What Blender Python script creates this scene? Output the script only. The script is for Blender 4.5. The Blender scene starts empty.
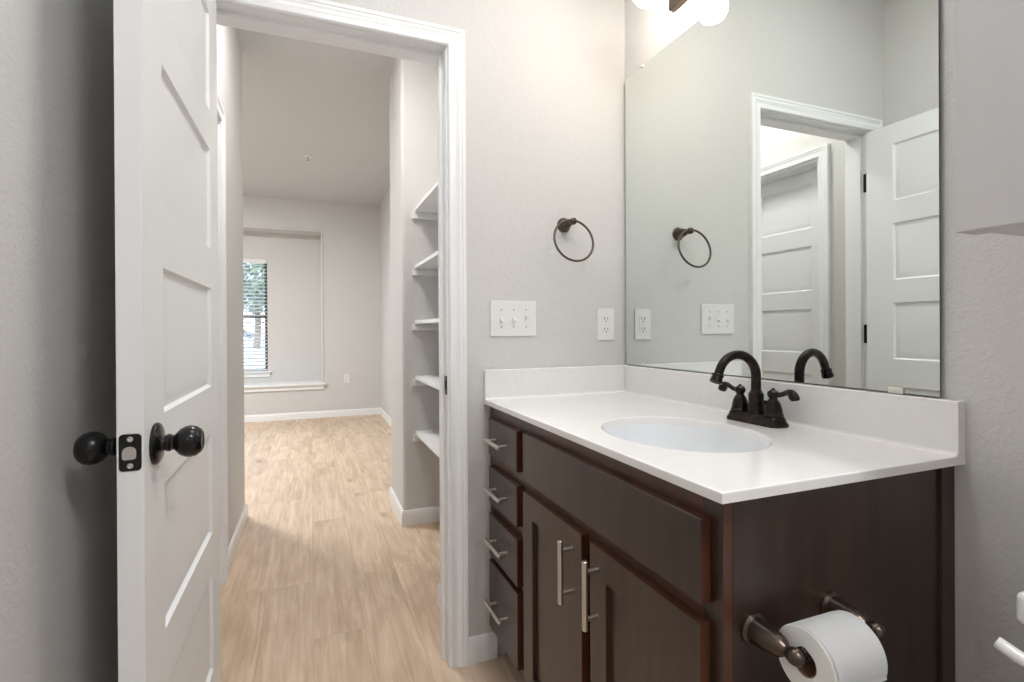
import bpy, bmesh, math, random
from math import sin, cos, pi, radians as R
from mathutils import Vector, Matrix
random.seed(7)
S = bpy.context.scene
COL = S.collection

# ------------------------------------------------------------------ camera, world, exposure
F_PX, YAW, PITCH, ROLL, CY, CAM_H = 512.71, 0.3732, -0.002, -0.0056, 330.71, 1.1146
cam_d = bpy.data.cameras.new('camera')
cam = bpy.data.objects.new('camera', cam_d); COL.objects.link(cam)
r0 = Vector((cos(YAW), -sin(YAW), 0)); f0 = Vector((sin(YAW), cos(YAW), 0)); z0 = Vector((0, 0, 1))
fw = f0*cos(PITCH) + z0*sin(PITCH); up = z0*cos(PITCH) - f0*sin(PITCH)
rt = r0*cos(ROLL) + up*sin(ROLL); up2 = up*cos(ROLL) - r0*sin(ROLL)
m = Matrix((rt, up2, -fw)).transposed().to_4x4(); m.translation = Vector((0, 0, CAM_H))
cam.matrix_world = m
cam_d.sensor_width = 36.0; cam_d.sensor_fit = 'HORIZONTAL'
cam_d.lens = F_PX/1024*36.0
cam_d.shift_y = -(341-CY)/1024
cam_d.clip_start = 0.02; cam_d.clip_end = 500
S.camera = cam

W = bpy.data.worlds.new('sky'); S.world = W; W.use_nodes = True
nt = W.node_tree; nt.nodes.clear()
sky = nt.nodes.new('ShaderNodeTexSky'); sky.sky_type = 'NISHITA'; sky.sun_disc = False
sky.sun_elevation = R(48); sky.sun_rotation = R(190)
bg = nt.nodes.new('ShaderNodeBackground'); bg.inputs[1].default_value = .26
wo = nt.nodes.new('ShaderNodeOutputWorld')
nt.links.new(sky.outputs[0], bg.inputs[0]); nt.links.new(bg.outputs[0], wo.inputs[0])

sun_d = bpy.data.lights.new('sun', 'SUN'); sun_d.energy = 2.0; sun_d.angle = R(0.6); sun_d.color = (1, .96, .9)
sun = bpy.data.objects.new('sun', sun_d); COL.objects.link(sun); sun.rotation_euler = (R(42), 0, R(-12))

VANITY_LIGHT = 4.6       # radiance of each frosted globe over the mirror
BATH_FILL = 4.4         # unseen fill disc added on the bathroom ceiling, near the vanity
REAR_FILL = 11.5        # second unseen disc, added at the rear to fill the bathroom
HALL_LIGHT = 15.5
ROOM_FILL = 24.0  # unseen disc added to brighten the far room
S.view_settings.view_transform = 'Standard'
S.view_settings.look = 'None'
S.view_settings.gamma = 1.0
S.view_settings.use_curve_mapping = False
S.view_settings.exposure = 2.20

# ------------------------------------------------------------------ materials
def mat(name, col, rough=.5, metal=0, spec=.5, coat=0, emis=None, estr=0, bump=None, bdist=.002, bstr=.4):
    M = bpy.data.materials.new(name); M.use_nodes = True
    N = M.node_tree; b = N.nodes['Principled BSDF']
    b.inputs['Base Color'].default_value = (*col, 1)
    b.inputs['Roughness'].default_value = rough
    b.inputs['Metallic'].default_value = metal
    b.inputs['Specular IOR Level'].default_value = spec
    b.inputs['Coat Weight'].default_value = coat
    if emis:
        b.inputs['Emission Color'].default_value = (*emis, 1); b.inputs['Emission Strength'].default_value = estr
    if bump:
        tc = N.nodes.new('ShaderNodeTexCoord'); no = N.nodes.new('ShaderNodeTexNoise')
        no.inputs['Scale'].default_value = bump; no.inputs['Detail'].default_value = 2.5
        bp = N.nodes.new('ShaderNodeBump'); bp.inputs['Strength'].default_value = bstr; bp.inputs['Distance'].default_value = bdist
        N.links.new(tc.outputs['Object'], no.inputs['Vector']); N.links.new(no.outputs[0], bp.inputs['Height'])
        N.links.new(bp.outputs[0], b.inputs['Normal'])
    return M

def link(N, a, b): N.links.new(a, b)

def wall_mat(name, col, scale=110, dist=.002, stren=.26):
    """painted drywall with a hand sprayed, slightly flattened texture"""
    M = mat(name, col, rough=.62, spec=.3)
    N = M.node_tree; b = N.nodes['Principled BSDF']
    tc = N.nodes.new('ShaderNodeTexCoord')
    n1 = N.nodes.new('ShaderNodeTexNoise'); n1.inputs['Scale'].default_value = scale; n1.inputs['Detail'].default_value = 3; n1.inputs['Distortion'].default_value = .9
    n2 = N.nodes.new('ShaderNodeTexNoise'); n2.inputs['Scale'].default_value = scale*.33; n2.inputs['Detail'].default_value = 2; n2.inputs['Distortion'].default_value = 1.2
    ad = N.nodes.new('ShaderNodeMath'); ad.operation = 'ADD'
    rp = N.nodes.new('ShaderNodeMapRange'); rp.interpolation_type = 'SMOOTHSTEP'
    rp.inputs[1].default_value = .85; rp.inputs[2].default_value = 1.2
    bp = N.nodes.new('ShaderNodeBump'); bp.inputs['Strength'].default_value = stren; bp.inputs['Distance'].default_value = dist
    link(N, tc.outputs['Object'], n1.inputs['Vector']); link(N, tc.outputs['Object'], n2.inputs['Vector'])
    link(N, n1.outputs[0], ad.inputs[0]); link(N, n2.outputs[0], ad.inputs[1])
    link(N, ad.outputs[0], rp.inputs[0]); link(N, rp.outputs[0], bp.inputs['Height'])
    link(N, bp.outputs[0], b.inputs['Normal'])
    return M

def floor_mat():
    M = mat('oak_plank_floor', (.5, .4, .3), rough=.55, spec=.3)
    N = M.node_tree; b = N.nodes['Principled BSDF']
    tc = N.nodes.new('ShaderNodeTexCoord')
    sep = N.nodes.new('ShaderNodeSeparateXYZ'); cmb = N.nodes.new('ShaderNodeCombineXYZ')
    link(N, tc.outputs['Object'], sep.inputs[0])
    link(N, sep.outputs['Y'], cmb.inputs['X']); link(N, sep.outputs['X'], cmb.inputs['Y'])
    br = N.nodes.new('ShaderNodeTexBrick'); link(N, cmb.outputs[0], br.inputs['Vector'])
    br.offset = .37; br.offset_frequency = 3; br.squash = 1
    br.inputs['Scale'].default_value = 1; br.inputs['Brick Width'].default_value = 1.22; br.inputs['Row Height'].default_value = .18
    br.inputs['Mortar Size'].default_value = .0011; br.inputs['Mortar Smooth'].default_value = .1
    br.inputs['Color1'].default_value = (0, 0, 0, 1); br.inputs['Color2'].default_value = (1, 1, 1, 1); br.inputs['Mortar'].default_value = (.5, .5, .5, 1)
    # shift the grain from plank to plank
    mul = N.nodes.new('ShaderNodeVectorMath'); mul.operation = 'SCALE'; mul.inputs['Scale'].default_value = 7
    add = N.nodes.new('ShaderNodeVectorMath'); add.operation = 'ADD'
    link(N, br.outputs['Color'], mul.inputs[0]); link(N, mul.outputs[0], add.inputs[0]); link(N, tc.outputs['Object'], add.inputs[1])
    mp = N.nodes.new('ShaderNodeMapping'); mp.inputs['Scale'].default_value = (26, 1.5, 1); link(N, add.outputs[0], mp.inputs[0])
    g1 = N.nodes.new('ShaderNodeTexNoise'); g1.inputs['Scale'].default_value = 1.6; g1.inputs['Detail'].default_value = 6; g1.inputs['Roughness'].default_value = .62; g1.inputs['Distortion'].default_value = .9
    link(N, mp.outputs[0], g1.inputs['Vector'])
    mp2 = N.nodes.new('ShaderNodeMapping'); mp2.inputs['Scale'].default_value = (7, 1.5, 1); link(N, add.outputs[0], mp2.inputs[0])
    g2 = N.nodes.new('ShaderNodeTexNoise'); g2.inputs['Scale'].default_value = 1; g2.inputs['Detail'].default_value = 3; g2.inputs['Distortion'].default_value = 1.6
    link(N, mp2.outputs[0], g2.inputs['Vector'])
    cr = N.nodes.new('ShaderNodeValToRGB'); link(N, g1.outputs[0], cr.inputs[0])
    cr.color_ramp.elements[0].position = .30; cr.color_ramp.elements[0].color = (.58, .435, .31, 1)
    cr.color_ramp.elements[1].position = .66; cr.color_ramp.elements[1].color = (.76, .60, .46, 1)
    cr2 = N.nodes.new('ShaderNodeValToRGB'); link(N, g2.outputs[0], cr2.inputs[0])
    cr2.color_ramp.elements[0].position = .28; cr2.color_ramp.elements[0].color = (.70, .64, .58, 1)
    cr2.color_ramp.elements[1].position = .58; cr2.color_ramp.elements[1].color = (1, 1, 1, 1)
    m1 = N.nodes.new('ShaderNodeMix'); m1.data_type = 'RGBA'; m1.blend_type = 'MULTIPLY'; m1.inputs[0].default_value = .75
    link(N, cr.outputs[0], m1.inputs[6]); link(N, cr2.outputs[0], m1.inputs[7])
    # knots
    mp3 = N.nodes.new('ShaderNodeMapping'); mp3.inputs['Scale'].default_value = (4.2, 1.9, 1); link(N, add.outputs[0], mp3.inputs[0])
    vo = N.nodes.new('ShaderNodeTexVoronoi'); vo.inputs['Scale'].default_value = 1; link(N, mp3.outputs[0], vo.inputs['Vector'])
    kn = N.nodes.new('ShaderNodeMapRange'); kn.inputs[1].default_value = .03; kn.inputs[2].default_value = .13; link(N, vo.outputs['Distance'], kn.inputs[0])
    kn.inputs[3].default_value = .62; kn.inputs[4].default_value = 1
    m2 = N.nodes.new('ShaderNodeMix'); m2.data_type = 'RGBA'; m2.blend_type = 'MULTIPLY'; m2.inputs[0].default_value = .8
    link(N, m1.outputs[2], m2.inputs[6]); link(N, kn.outputs[0], m2.inputs[7])
    # tint per plank, dark seams
    tn = N.nodes.new('ShaderNodeMapRange'); tn.inputs[3].default_value = .93; tn.inputs[4].default_value = 1.04; link(N, br.outputs['Color'], tn.inputs[0])
    m3 = N.nodes.new('ShaderNodeMix'); m3.data_type = 'RGBA'; m3.blend_type = 'MULTIPLY'; m3.inputs[0].default_value = 1
    link(N, m2.outputs[2], m3.inputs[6]); link(N, tn.outputs[0], m3.inputs[7])
    sm = N.nodes.new('ShaderNodeMapRange'); sm.inputs[3].default_value = 1; sm.inputs[4].default_value = .82; link(N, br.outputs['Fac'], sm.inputs[0])
    m4 = N.nodes.new('ShaderNodeMix'); m4.data_type = 'RGBA'; m4.blend_type = 'MULTIPLY'; m4.inputs[0].default_value = 1
    link(N, m3.outputs[2], m4.inputs[6]); link(N, sm.outputs[0], m4.inputs[7])
    link(N, m4.outputs[2], b.inputs['Base Color'])
    bp = N.nodes.new('ShaderNodeBump'); bp.inputs['Strength'].default_value = .15; bp.inputs['Distance'].default_value = .001
    link(N, g1.outputs[0], bp.inputs['Height']); link(N, bp.outputs[0], b.inputs['Normal'])
    return M

def wood_mat(name, dark, light, rough=.3, coat=.15, axis_scale=(9, 9, 1.2)):
    M = mat(name, dark, rough=rough, spec=.5, coat=coat)
    N = M.node_tree; b = N.nodes['Principled BSDF']
    b.inputs['Coat Roughness'].default_value = .22
    tc = N.nodes.new('ShaderNodeTexCoord'); mp = N.nodes.new('ShaderNodeMapping'); mp.inputs['Scale'].default_value = axis_scale
    no = N.nodes.new('ShaderNodeTexNoise'); no.inputs['Scale'].default_value = 3; no.inputs['Detail'].default_value = 5; no.inputs['Distortion'].default_value = .6
    cr = N.nodes.new('ShaderNodeValToRGB'); cr.color_ramp.elements[0].position = .3; cr.color_ramp.elements[1].position = .75
    cr.color_ramp.elements[0].color = (*dark, 1); cr.color_ramp.elements[1].color = (*light, 1)
    link(N, tc.outputs['Object'], mp.inputs[0]); link(N, mp.outputs[0], no.inputs['Vector']); link(N, no.outputs[0], cr.inputs[0]); link(N, cr.outputs[0], b.inputs['Base Color'])
    return M

def bronze_mat():
    M = mat('oiled_bronze', (.02, .016, .014), rough=.28, metal=.85)
    N = M.node_tree; b = N.nodes['Principled BSDF']
    tc = N.nodes.new('ShaderNodeTexCoord'); no = N.nodes.new('ShaderNodeTexNoise'); no.inputs['Scale'].default_value = 60; no.inputs['Detail'].default_value = 3
    cr = N.nodes.new('ShaderNodeValToRGB'); cr.color_ramp.elements[0].position = .45; cr.color_ramp.elements[1].position = .8
    cr.color_ramp.elements[0].color = (.024, .021, .020, 1); cr.color_ramp.elements[1].color = (.06, .038, .027, 1)
    link(N, tc.outputs['Object'], no.inputs['Vector']); link(N, no.outputs[0], cr.inputs[0]); link(N, cr.outputs[0], b.inputs['Base Color'])
    return M

def glass_mat():
    M = bpy.data.materials.new('window_glass'); M.use_nodes = True; N = M.node_tree; N.nodes.clear()
    o = N.nodes.new('ShaderNodeOutputMaterial'); t = N.nodes.new('ShaderNodeBsdfTransparent'); g = N.nodes.new('ShaderNodeBsdfGlossy')
    g.inputs['Roughness'].default_value = .02; t.inputs[0].default_value = (.93, .96, .95, 1)
    mx = N.nodes.new('ShaderNodeMixShader'); mx.inputs[0].default_value = .06
    link(N, t.outputs[0], mx.inputs[1]); link(N, g.outputs[0], mx.inputs[2]); link(N, mx.outputs[0], o.inputs[0])
    return M

def marble_mat():
    M = mat('cultured_marble', (.84, .84, .84), rough=.16, spec=.5)
    N = M.node_tree; b = N.nodes['Principled BSDF']
    tc = N.nodes.new('ShaderNodeTexCoord'); no = N.nodes.new('ShaderNodeTexNoise'); no.inputs['Scale'].default_value = 4; no.inputs['Detail'].default_value = 5; no.inputs['Distortion'].default_value = 2.4
    cr = N.nodes.new('ShaderNodeValToRGB'); e = cr.color_ramp.elements
    e[0].position = .44; e[0].color = (.83, .82, .81, 1); e[1].position = .56; e[1].color = (.83, .82, .81, 1)
    k = e.new(.50); k.color = (.812, .806, .800, 1)
    link(N, tc.outputs['Object'], no.inputs['Vector']); link(N, no.outputs[0], cr.inputs[0]); link(N, cr.outputs[0], b.inputs['Base Color'])
    return M

M_WALL = wall_mat('greige_wall', (.635, .625, .612))
M_CEIL = wall_mat('ceiling_paint', (.62, .63, .625), scale=40, dist=.004, stren=.4)
M_FLOOR = floor_mat()
M_TRIM = mat('white_trim_paint', (.85, .86, .87), rough=.35)
M_DOOR = mat('white_door_paint', (.82, .83, .84), rough=.38)
M_CAB = wood_mat('espresso_wood', (.025, .0135, .0095), (.052, .028, .018))
M_CABE = wood_mat('espresso_wood_edge', (.055, .018, .009), (.10, .035, .017))
M_CABIN = mat('dark_laminate', (.012, .009, .008), rough=.6)
M_WCAB = mat('grey_white_cabinet_paint', (.55, .545, .545), rough=.4)
M_MARBLE = marble_mat()
M_NICKEL = mat('brushed_nickel', (.62, .58, .53), rough=.33, metal=1)
M_BRONZE = bronze_mat()
M_BRZHI = mat('worn_bronze', (.105, .082, .066), rough=.3, metal=.9)
M_BLACK = mat('black_hardware', (.012, .012, .012), rough=.25, metal=.4)
M_STEEL = mat('bright_steel', (.65, .65, .65), rough=.2, metal=1)
M_PLATE = mat('white_plastic', (.80, .80, .79), rough=.3)
M_SLOT = mat('dark_slot', (.03, .03, .03), rough=.6)
M_TOILET = mat('white_porcelain', (.83, .83, .82), rough=.12, coat=.4)
M_PAPER = mat('tissue_paper', (.86, .86, .86), rough=.9, spec=.1, bump=220, bdist=.001, bstr=.35)
M_CARD = mat('cardboard', (.30, .17, .09), rough=.9)
M_MIRROR = mat('silvered_mirror', (.80, .85, .82), rough=.0, metal=1)
M_MEDGE = mat('mirror_edge', (.07, .08, .075), rough=.3)
M_CLIP = mat('clear_plastic_clip', (.75, .74, .66), rough=.25)
M_GLOBE = mat('lit_frosted_glass', (.9, .88, .85), rough=.4, emis=(1, .87, .74), estr=VANITY_LIGHT)
M_DISC = mat('bath_fill_diffuser', (.9, .9, .9), rough=.5, emis=(.97, .985, 1), estr=BATH_FILL)
M_DISCB = mat('rear_fill_diffuser', (.9, .9, .9), rough=.5, emis=(.98, .985, 1), estr=REAR_FILL)
M_DISCH = mat('lit_hall_diffuser', (.9, .9, .9), rough=.5, emis=(1, .96, .92), estr=HALL_LIGHT)
M_DISCR = mat('room_fill_diffuser', (.9, .9, .9), rough=.5, emis=(.96, .985, 1), estr=ROOM_FILL)
M_GLASS = glass_mat()
M_SLAT = mat('white_blind_slat', (.75, .75, .73), rough=.4)
M_SASH = mat('bronze_window_sash', (.10, .085, .07), rough=.5)
M_LEAF = mat('tree_leaf', (.11, .15, .095), rough=.6)
M_BARK = mat('tree_bark', (.10, .07, .05), rough=.9, bump=20)
M_CONC = mat('pale_concrete', (.62, .60, .57), rough=.9, bump=6)
M_BRICK = mat('pale_pink_stucco', (.72, .58, .54), rough=.9, bump=12)
M_ROOF = mat('grey_shingle', (.16, .15, .15), rough=.9)
M_CAR = mat('blue_grey_car_paint', (.06, .09, .13), rough=.25, coat=.8)
M_TYRE = mat('tyre_rubber', (.02, .02, .02), rough=.8)
M_CARGL = mat('car_glass', (.02, .03, .035), rough=.05)

# ------------------------------------------------------------------ mesh helpers
def obj(name, bm, mats, parent=None, kind=None, angle=32, recalc=True):
    if recalc: bmesh.ops.recalc_face_normals(bm, faces=bm.faces)
    me = bpy.data.meshes.new(name); bm.to_mesh(me); bm.free()
    for f in me.polygons: f.use_smooth = True
    me.set_sharp_from_angle(angle=R(angle))
    if not isinstance(mats, (list, tuple)): mats = [mats]
    for x in mats: me.materials.append(x)
    o = bpy.data.objects.new(name, me); COL.objects.link(o)
    if parent is not None:
        o.parent = parent
        r = parent
        off = Vector((0, 0, 0))
        while r is not None: off += r.location; r = r.parent
        o.location = -off          # meshes are modelled in place; only the top Empty is moved to its base
    if kind: o['kind'] = kind
    if recalc and len(me.polygons) > 6:
        w = o.modifiers.new('weighted_normals', 'WEIGHTED_NORMAL'); w.keep_sharp = True; w.weight = 70
    return o

def thing(name, label, cat, loc, group=None):
    o = bpy.data.objects.new(name, None); COL.objects.link(o); o.location = loc
    o.empty_display_size = .05
    o['label'] = label; o['category'] = cat
    if group: o['group'] = group
    return o

def tag(o, label, cat, group=None):
    o['label'] = label; o['category'] = cat
    if group: o['group'] = group
    return o

def box(bm, x0, x1, y0, y1, z0, z1, bev=0, seg=2, mi=0):
    vs = [bm.verts.new((x, y, z)) for x in (x0, x1) for y in (y0, y1) for z in (z0, z1)]
    idx = [(0, 1, 3, 2), (4, 6, 7, 5), (0, 4, 5, 1), (2, 3, 7, 6), (0, 2, 6, 4), (1, 5, 7, 3)]
    fs = [bm.faces.new([vs[i] for i in q]) for q in idx]
    for f in fs: f.material_index = mi
    if bev:
        es = list({e for f in fs for e in f.edges})
        bmesh.ops.bevel(bm, geom=es, offset=bev, segments=seg, profile=.5, affect='EDGES')
    return bm

def B(*a, **k):
    bm = bmesh.new(); return box(bm, *a, **k)

def lathe(bm, prof, M=Matrix(), n=32, mi=0, sx=1, sy=1, caps=True):
    """prof: [(r,z)]; M places the local z axis"""
    rings = []
    for r, z in prof:
        if r < 1e-6: rings.append([bm.verts.new(M @ Vector((0, 0, z)))])
        else: rings.append([bm.verts.new(M @ Vector((r*sx*cos(2*pi*i/n), r*sy*sin(2*pi*i/n), z))) for i in range(n)])
    for a, b in zip(rings, rings[1:]):
        for i in range(n):
            j = (i+1) % n
            if len(a) == 1 and len(b) == 1: continue
            if len(a) == 1: f = bm.faces.new([a[0], b[i], b[j]])
            elif len(b) == 1: f = bm.faces.new([a[i], a[j], b[0]])
            else: f = bm.faces.new([a[i], a[j], b[j], b[i]])
            f.material_index = mi
    if caps:
        for rg in (rings[0], rings[-1]):
            if len(rg) > 1: bm.faces.new(rg).material_index = mi
    return bm

def axis_m(p, d, up=None):
    """matrix with local z along d at p"""
    d = Vector(d).normalized(); q = d.to_track_quat('Z', 'Y')
    M = q.to_matrix().to_4x4(); M.translation = Vector(p); return M

def tube(bm, pts, rad, n=16, mi=0, closed=False, sq=(1, 1)):
    pts = [Vector(p) for p in pts]
    if not isinstance(rad, (list, tuple)): rad = [rad]*len(pts)
    L = len(pts); rings = []; prev = None
    for i, p in enumerate(pts):
        if closed: t = (pts[(i+1) % L]-pts[i-1]).normalized()
        else: t = (pts[min(i+1, L-1)]-pts[max(i-1, 0)]).normalized()
        if prev is None:
            u = t.orthogonal().normalized()
            if abs(t.z) < .95: u = t.cross(Vector((0, 0, 1))).normalized()
        else: u = (prev - t*prev.dot(t)).normalized()
        prev = u; v = t.cross(u)
        rings.append([bm.verts.new(p + rad[i]*(u*cos(2*pi*k/n)*sq[0] + v*sin(2*pi*k/n)*sq[1])) for k in range(n)])
    pairs = list(zip(rings, rings[1:]))
    if closed: pairs.append((rings[-1], rings[0]))
    for a, b in pairs:
        for k in range(n):
            j = (k+1) % n
            bm.faces.new([a[k], a[j], b[j], b[k]]).material_index = mi
    if not closed:
        bm.faces.new(rings[0]).material_index = mi; bm.faces.new(rings[-1]).material_index = mi
    return bm

def spline(ctrl, n=10):
    P = [Vector(c) for c in ctrl]; P = [2*P[0]-P[1]] + P + [2*P[-1]-P[-2]]; out = []
    for i in range(1, len(P)-2):
        for k in range(n):
            t = k/n
            out.append(.5*((2*P[i]) + (P[i+1]-P[i-1])*t + (2*P[i-1]-5*P[i]+4*P[i+1]-P[i+2])*t*t + (3*P[i]-P[i-1]-3*P[i+1]+P[i+2])*t**3))
    out.append(P[-2]); return out

def sweep(bm, path, prof, fmap, side=1):
    """mitred sweep: path of 2D points, prof of (offset, depth), fmap(a,b,d)->xyz"""
    P = [Vector(p) for p in path]; rings = []
    for i, p in enumerate(P):
        nn = []
        for a, b in ((i-1, i), (i, i+1)):
            if a >= 0 and b < len(P):
                d = (P[b]-P[a]).normalized(); nn.append(Vector((-d.y, d.x))*side)
        if len(nn) == 2:
            mv = (nn[0]+nn[1]); mv = mv/ (1+nn[0].dot(nn[1]))
        else: mv = nn[0]
        rings.append([bm.verts.new(fmap(p.x+mv.x*o, p.y+mv.y*o, d)) for o, d in prof])
    n = len(prof)
    for a, b in zip(rings, rings[1:]):
        for k in range(n):
            j = (k+1) % n; bm.faces.new([a[k], a[j], b[j], b[k]])
    bm.faces.new(rings[0]); bm.faces.new(rings[-1])
    return bm

def fillet(pts, rad, seg=5):
    """pts: [(x,y,r?)] polygon; rounds the corners that carry a radius"""
    out = []; L = len(pts)
    for i, q in enumerate(pts):
        r = q[2] if len(q) > 2 else 0
        p = Vector(q[:2])
        if not r: out.append(p); continue
        a = (Vector(pts[i-1][:2])-p).normalized(); b = (Vector(pts[(i+1) % L][:2])-p).normalized()
        s = p + a*r; e = p + b*r; c = p + (a+b)*r
        for k in range(seg+1):
            t = k/seg*pi/2
            out.append(c - b*r*cos(t) - a*r*sin(t))
    return out

def prism(bm, pts, z0, z1, fmap=lambda a, b, d: (a, b, d), mi=0):
    lo = [bm.verts.new(fmap(p[0], p[1], z0)) for p in pts]; hi = [bm.verts.new(fmap(p[0], p[1], z1)) for p in pts]
    bm.faces.new(lo).material_index = mi; bm.faces.new(hi).material_index = mi; n = len(pts)
    for i in range(n):
        j = (i+1) % n; bm.faces.new([lo[i], lo[j], hi[j], hi[i]]).material_index = mi
    return bm

def slab(bm, w, h, t, panels, rings, fmap, both=True, edge_mi=0):
    """door leaf: a 0..w, b 0..h, depth 0..t (0 = front); panels: [(a0,a1,b0,b1)] in one column;
    rings: [(inset, depth)] nested inside each panel"""
    a0, a1 = panels[0][0], panels[0][1]
    As = [0, a0, a1, w]; Bs = [0]
    for p in panels: Bs += [p[2], p[3]]
    Bs.append(h)
    for front in ((True, False) if both else (True,)):
        def V(a, b, d): return bm.verts.new(fmap(a, b, d if front else t-d))
        for i in range(3):
            for j in range(len(Bs)-1):
                if i == 1 and j % 2 == 1:
                    A0, A1, B0, B1 = As[1], As[2], Bs[j], Bs[j+1]; prev = None
                    for ins, dep in [(0, 0)] + rings:
                        cur = [V(A0+ins, B0+ins, dep), V(A1-ins, B0+ins, dep), V(A1-ins, B1-ins, dep), V(A0+ins, B1-ins, dep)]
                        if prev:
                            for k in range(4): bm.faces.new([prev[k], prev[(k+1) % 4], cur[(k+1) % 4], cur[k]])
                        prev = cur
                    bm.faces.new(prev)
                else:
                    bm.faces.new([V(As[i], Bs[j], 0), V(As[i+1], Bs[j], 0), V(As[i+1], Bs[j+1], 0), V(As[i], Bs[j+1], 0)])
    if not both:
        bm.faces.new([bm.verts.new(fmap(a, b, t)) for a, b in ((0, 0), (w, 0), (w, h), (0, h))])
    c = [(0, 0), (w, 0), (w, h), (0, h)]
    for k in range(4):
        p, q = c[k], c[(k+1) % 4]
        f = bm.faces.new([bm.verts.new(fmap(*p, 0)), bm.verts.new(fmap(*q, 0)), bm.verts.new(fmap(*q, t)), bm.verts.new(fmap(*p, t))])
        f.material_index = edge_mi
    bmesh.ops.remove_doubles(bm, verts=bm.verts, dist=1e-5)
    return bm

# ------------------------------------------------------------------ key sizes (metres)
XL = -.374; XR = 1.112; YD = 1.6527; YD2 = 1.770; H = 2.777
YB = -1.35; XH = .485; YN0 = 2.05; YN1 = 2.954; YE = 3.44; XK = .86; YF = 7.02; XFL = -3.6
T = .115
DX0, DX1, DZ = -.284, .417, 2.045       # doorway

# ------------------------------------------------------------------ structure
st = 'structure'
obj('floor', B(XFL-T, 1.4, YB-T, YF+.5, -.06, 0), M_FLOOR, kind=st)
obj('ceiling', B(XFL-T, 1.4, YB-T, YF+.5, H, H+.1), M_CEIL, kind=st)
# left wall of bathroom and hall, with the opening of the hall door
HY0, HY1 = 1.978, 2.573
bm = bmesh.new()
prism(bm, [(XL, YB), (XL, HY0), (XL-T, HY0), (XL-T, YB)], 0, H)
prism(bm, fillet([(XL, HY1), (XL, YE, .02), (XFL, YE), (XFL, YE-T), (XL-T, YE-T), (XL-T, HY1)], 0), 0, H)
prism(bm, [(XL, HY0), (XL, HY1), (XL-T, HY1), (XL-T, HY0)], 2.045, H)
obj('wall_left', bm, M_WALL, kind=st)
obj('wall_right', B(XR, XR+T, YB, YD2, 0, H), M_WALL, kind=st)
obj('wall_back', B(XL-T, XR+T, YB-T, YB, 0, H), M_WALL, kind=st)
bm = bmesh.new()
prism(bm, [(XL, YD), (DX0-.02, YD), (DX0-.02, YD2), (XL, YD2)], 0, H)
prism(bm, [(DX1+.02, YD), (XR, YD), (XR, YD2), (DX1+.02, YD2)], 0, H)
prism(bm, [(DX0-.02, YD), (DX1+.02, YD), (DX1+.02, YD2), (DX0-.02, YD2)], DZ+.02, H)
obj('wall_front', bm, M_WALL, kind=st)
# hall right: short return, shelf nook, pillar
bm = bmesh.new()
prism(bm, fillet([(XH, YD2), (1.3, YD2), (1.3, YN0), (XH, YN0, .02)], 0), 0, H)
prism(bm, [(.93, YN0), (1.3, YN0), (1.3, YN1), (.93, YN1)], 0, H)
prism(bm, fillet([(XH, YN1, .02), (1.3, YN1), (1.3, YE), (XH, YE, .02)], 0), 0, H)
obj('wall_hall_right', bm, M_WALL, kind=st)
obj('wall_far_right', B(XK, 1.3, YE, YF+.5, 0, H), M_WALL, kind=st)
obj('wall_far_left', B(XFL-T, XFL, YE-T, YF+.5, 0, H), M_WALL, kind=st)
# far wall with a deep recess round the window
RX0, RX1, RZ0, RZ1, YR = -2.15, .124, .452, 2.385, 7.33
WX0, WX1, WZ0, WZ1 = -1.44, -.527, .60, 2.045
bm = bmesh.new()
ym = lambda a, b, d: (a, d, b)
def frame_wall(bm, X0, X1, Z0, Z1, x0, x1, z0, z1, ya, yb, rad=0):
    g = lambda pts: prism(bm, pts, ya, yb, fmap=ym)
    g([(X0, Z0), (x0, Z0), (x0, Z1), (X0, Z1)]); g([(x1, Z0), (X1, Z0), (X1, Z1), (x1, Z1)])
    g([(x0, Z0), (x1, Z0), (x1, z0), (x0, z0)]); g([(x0, z1), (x1, z1), (x1, Z1), (x0, Z1)])
frame_wall(bm, XFL, XK, 0, H, RX0, RX1, RZ0-.03, RZ1, YF, YR)
frame_wall(bm, XFL, XK, 0, H, WX0, WX1, WZ0-.02, WZ1, YR, YR+.12)
obj('wall_far', bm, M_WALL, kind=st)
# rounded plaster bead on the recess edge
bm = bmesh.new()
sweep(bm, [(RX0, RZ0), (RX0, RZ1), (RX1, RZ1), (RX1, RZ0)], [(-.001, 0), (.028, 0), (.028, .003), (.014, .010), (-.001, .003)], lambda a, b, d: (a, YF-d, b), side=1)
obj('trim_1', bm, M_WALL, kind=st)
# sill board of the recess with apron
bm = bmesh.new()
box(bm, RX0-.04, RX1+.045, YF-.045, YR, RZ0-.028, RZ0, .006)
box(bm, RX0-.02, RX1+.022, YF-.018, YF, RZ0-.085, RZ0-.028, .004)
obj('trim_2', bm, M_TRIM, kind=st)

# ---- baseboards
BBP = [(0, 0), (.013, 0), (.013, .062), (.010, .074), (.006, .083), (0, .085)]
pm = lambda a, b, d: (a, b, d)
def baseboard(name, path, side):
    bm = bmesh.new(); sweep(bm, path, BBP, pm, side); obj(name, bm, M_TRIM, kind=st)
baseboard('baseboard_front', [(.476, YD), (.583, YD)], -1)
baseboard('baseboard_left', [(XL, YB), (XL, YD)], -1)
baseboard('baseboard_back', [(XR, YB), (XL, YB)], -1)
baseboard('baseboard_right', [(XR, .585), (XR, YB)], -1)
baseboard('baseboard_hall_left', [(XL, 2.632), (XL, YE), (XFL, YE)], -1)
baseboard('baseboard_hall_right', [(XH, YD2), (XH, YN0), (.93, YN0), (.93, YN1), (XH, YN1), (XH, YE), (XK, YE), (XK, YF), (XFL, YF)], 1)

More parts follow.
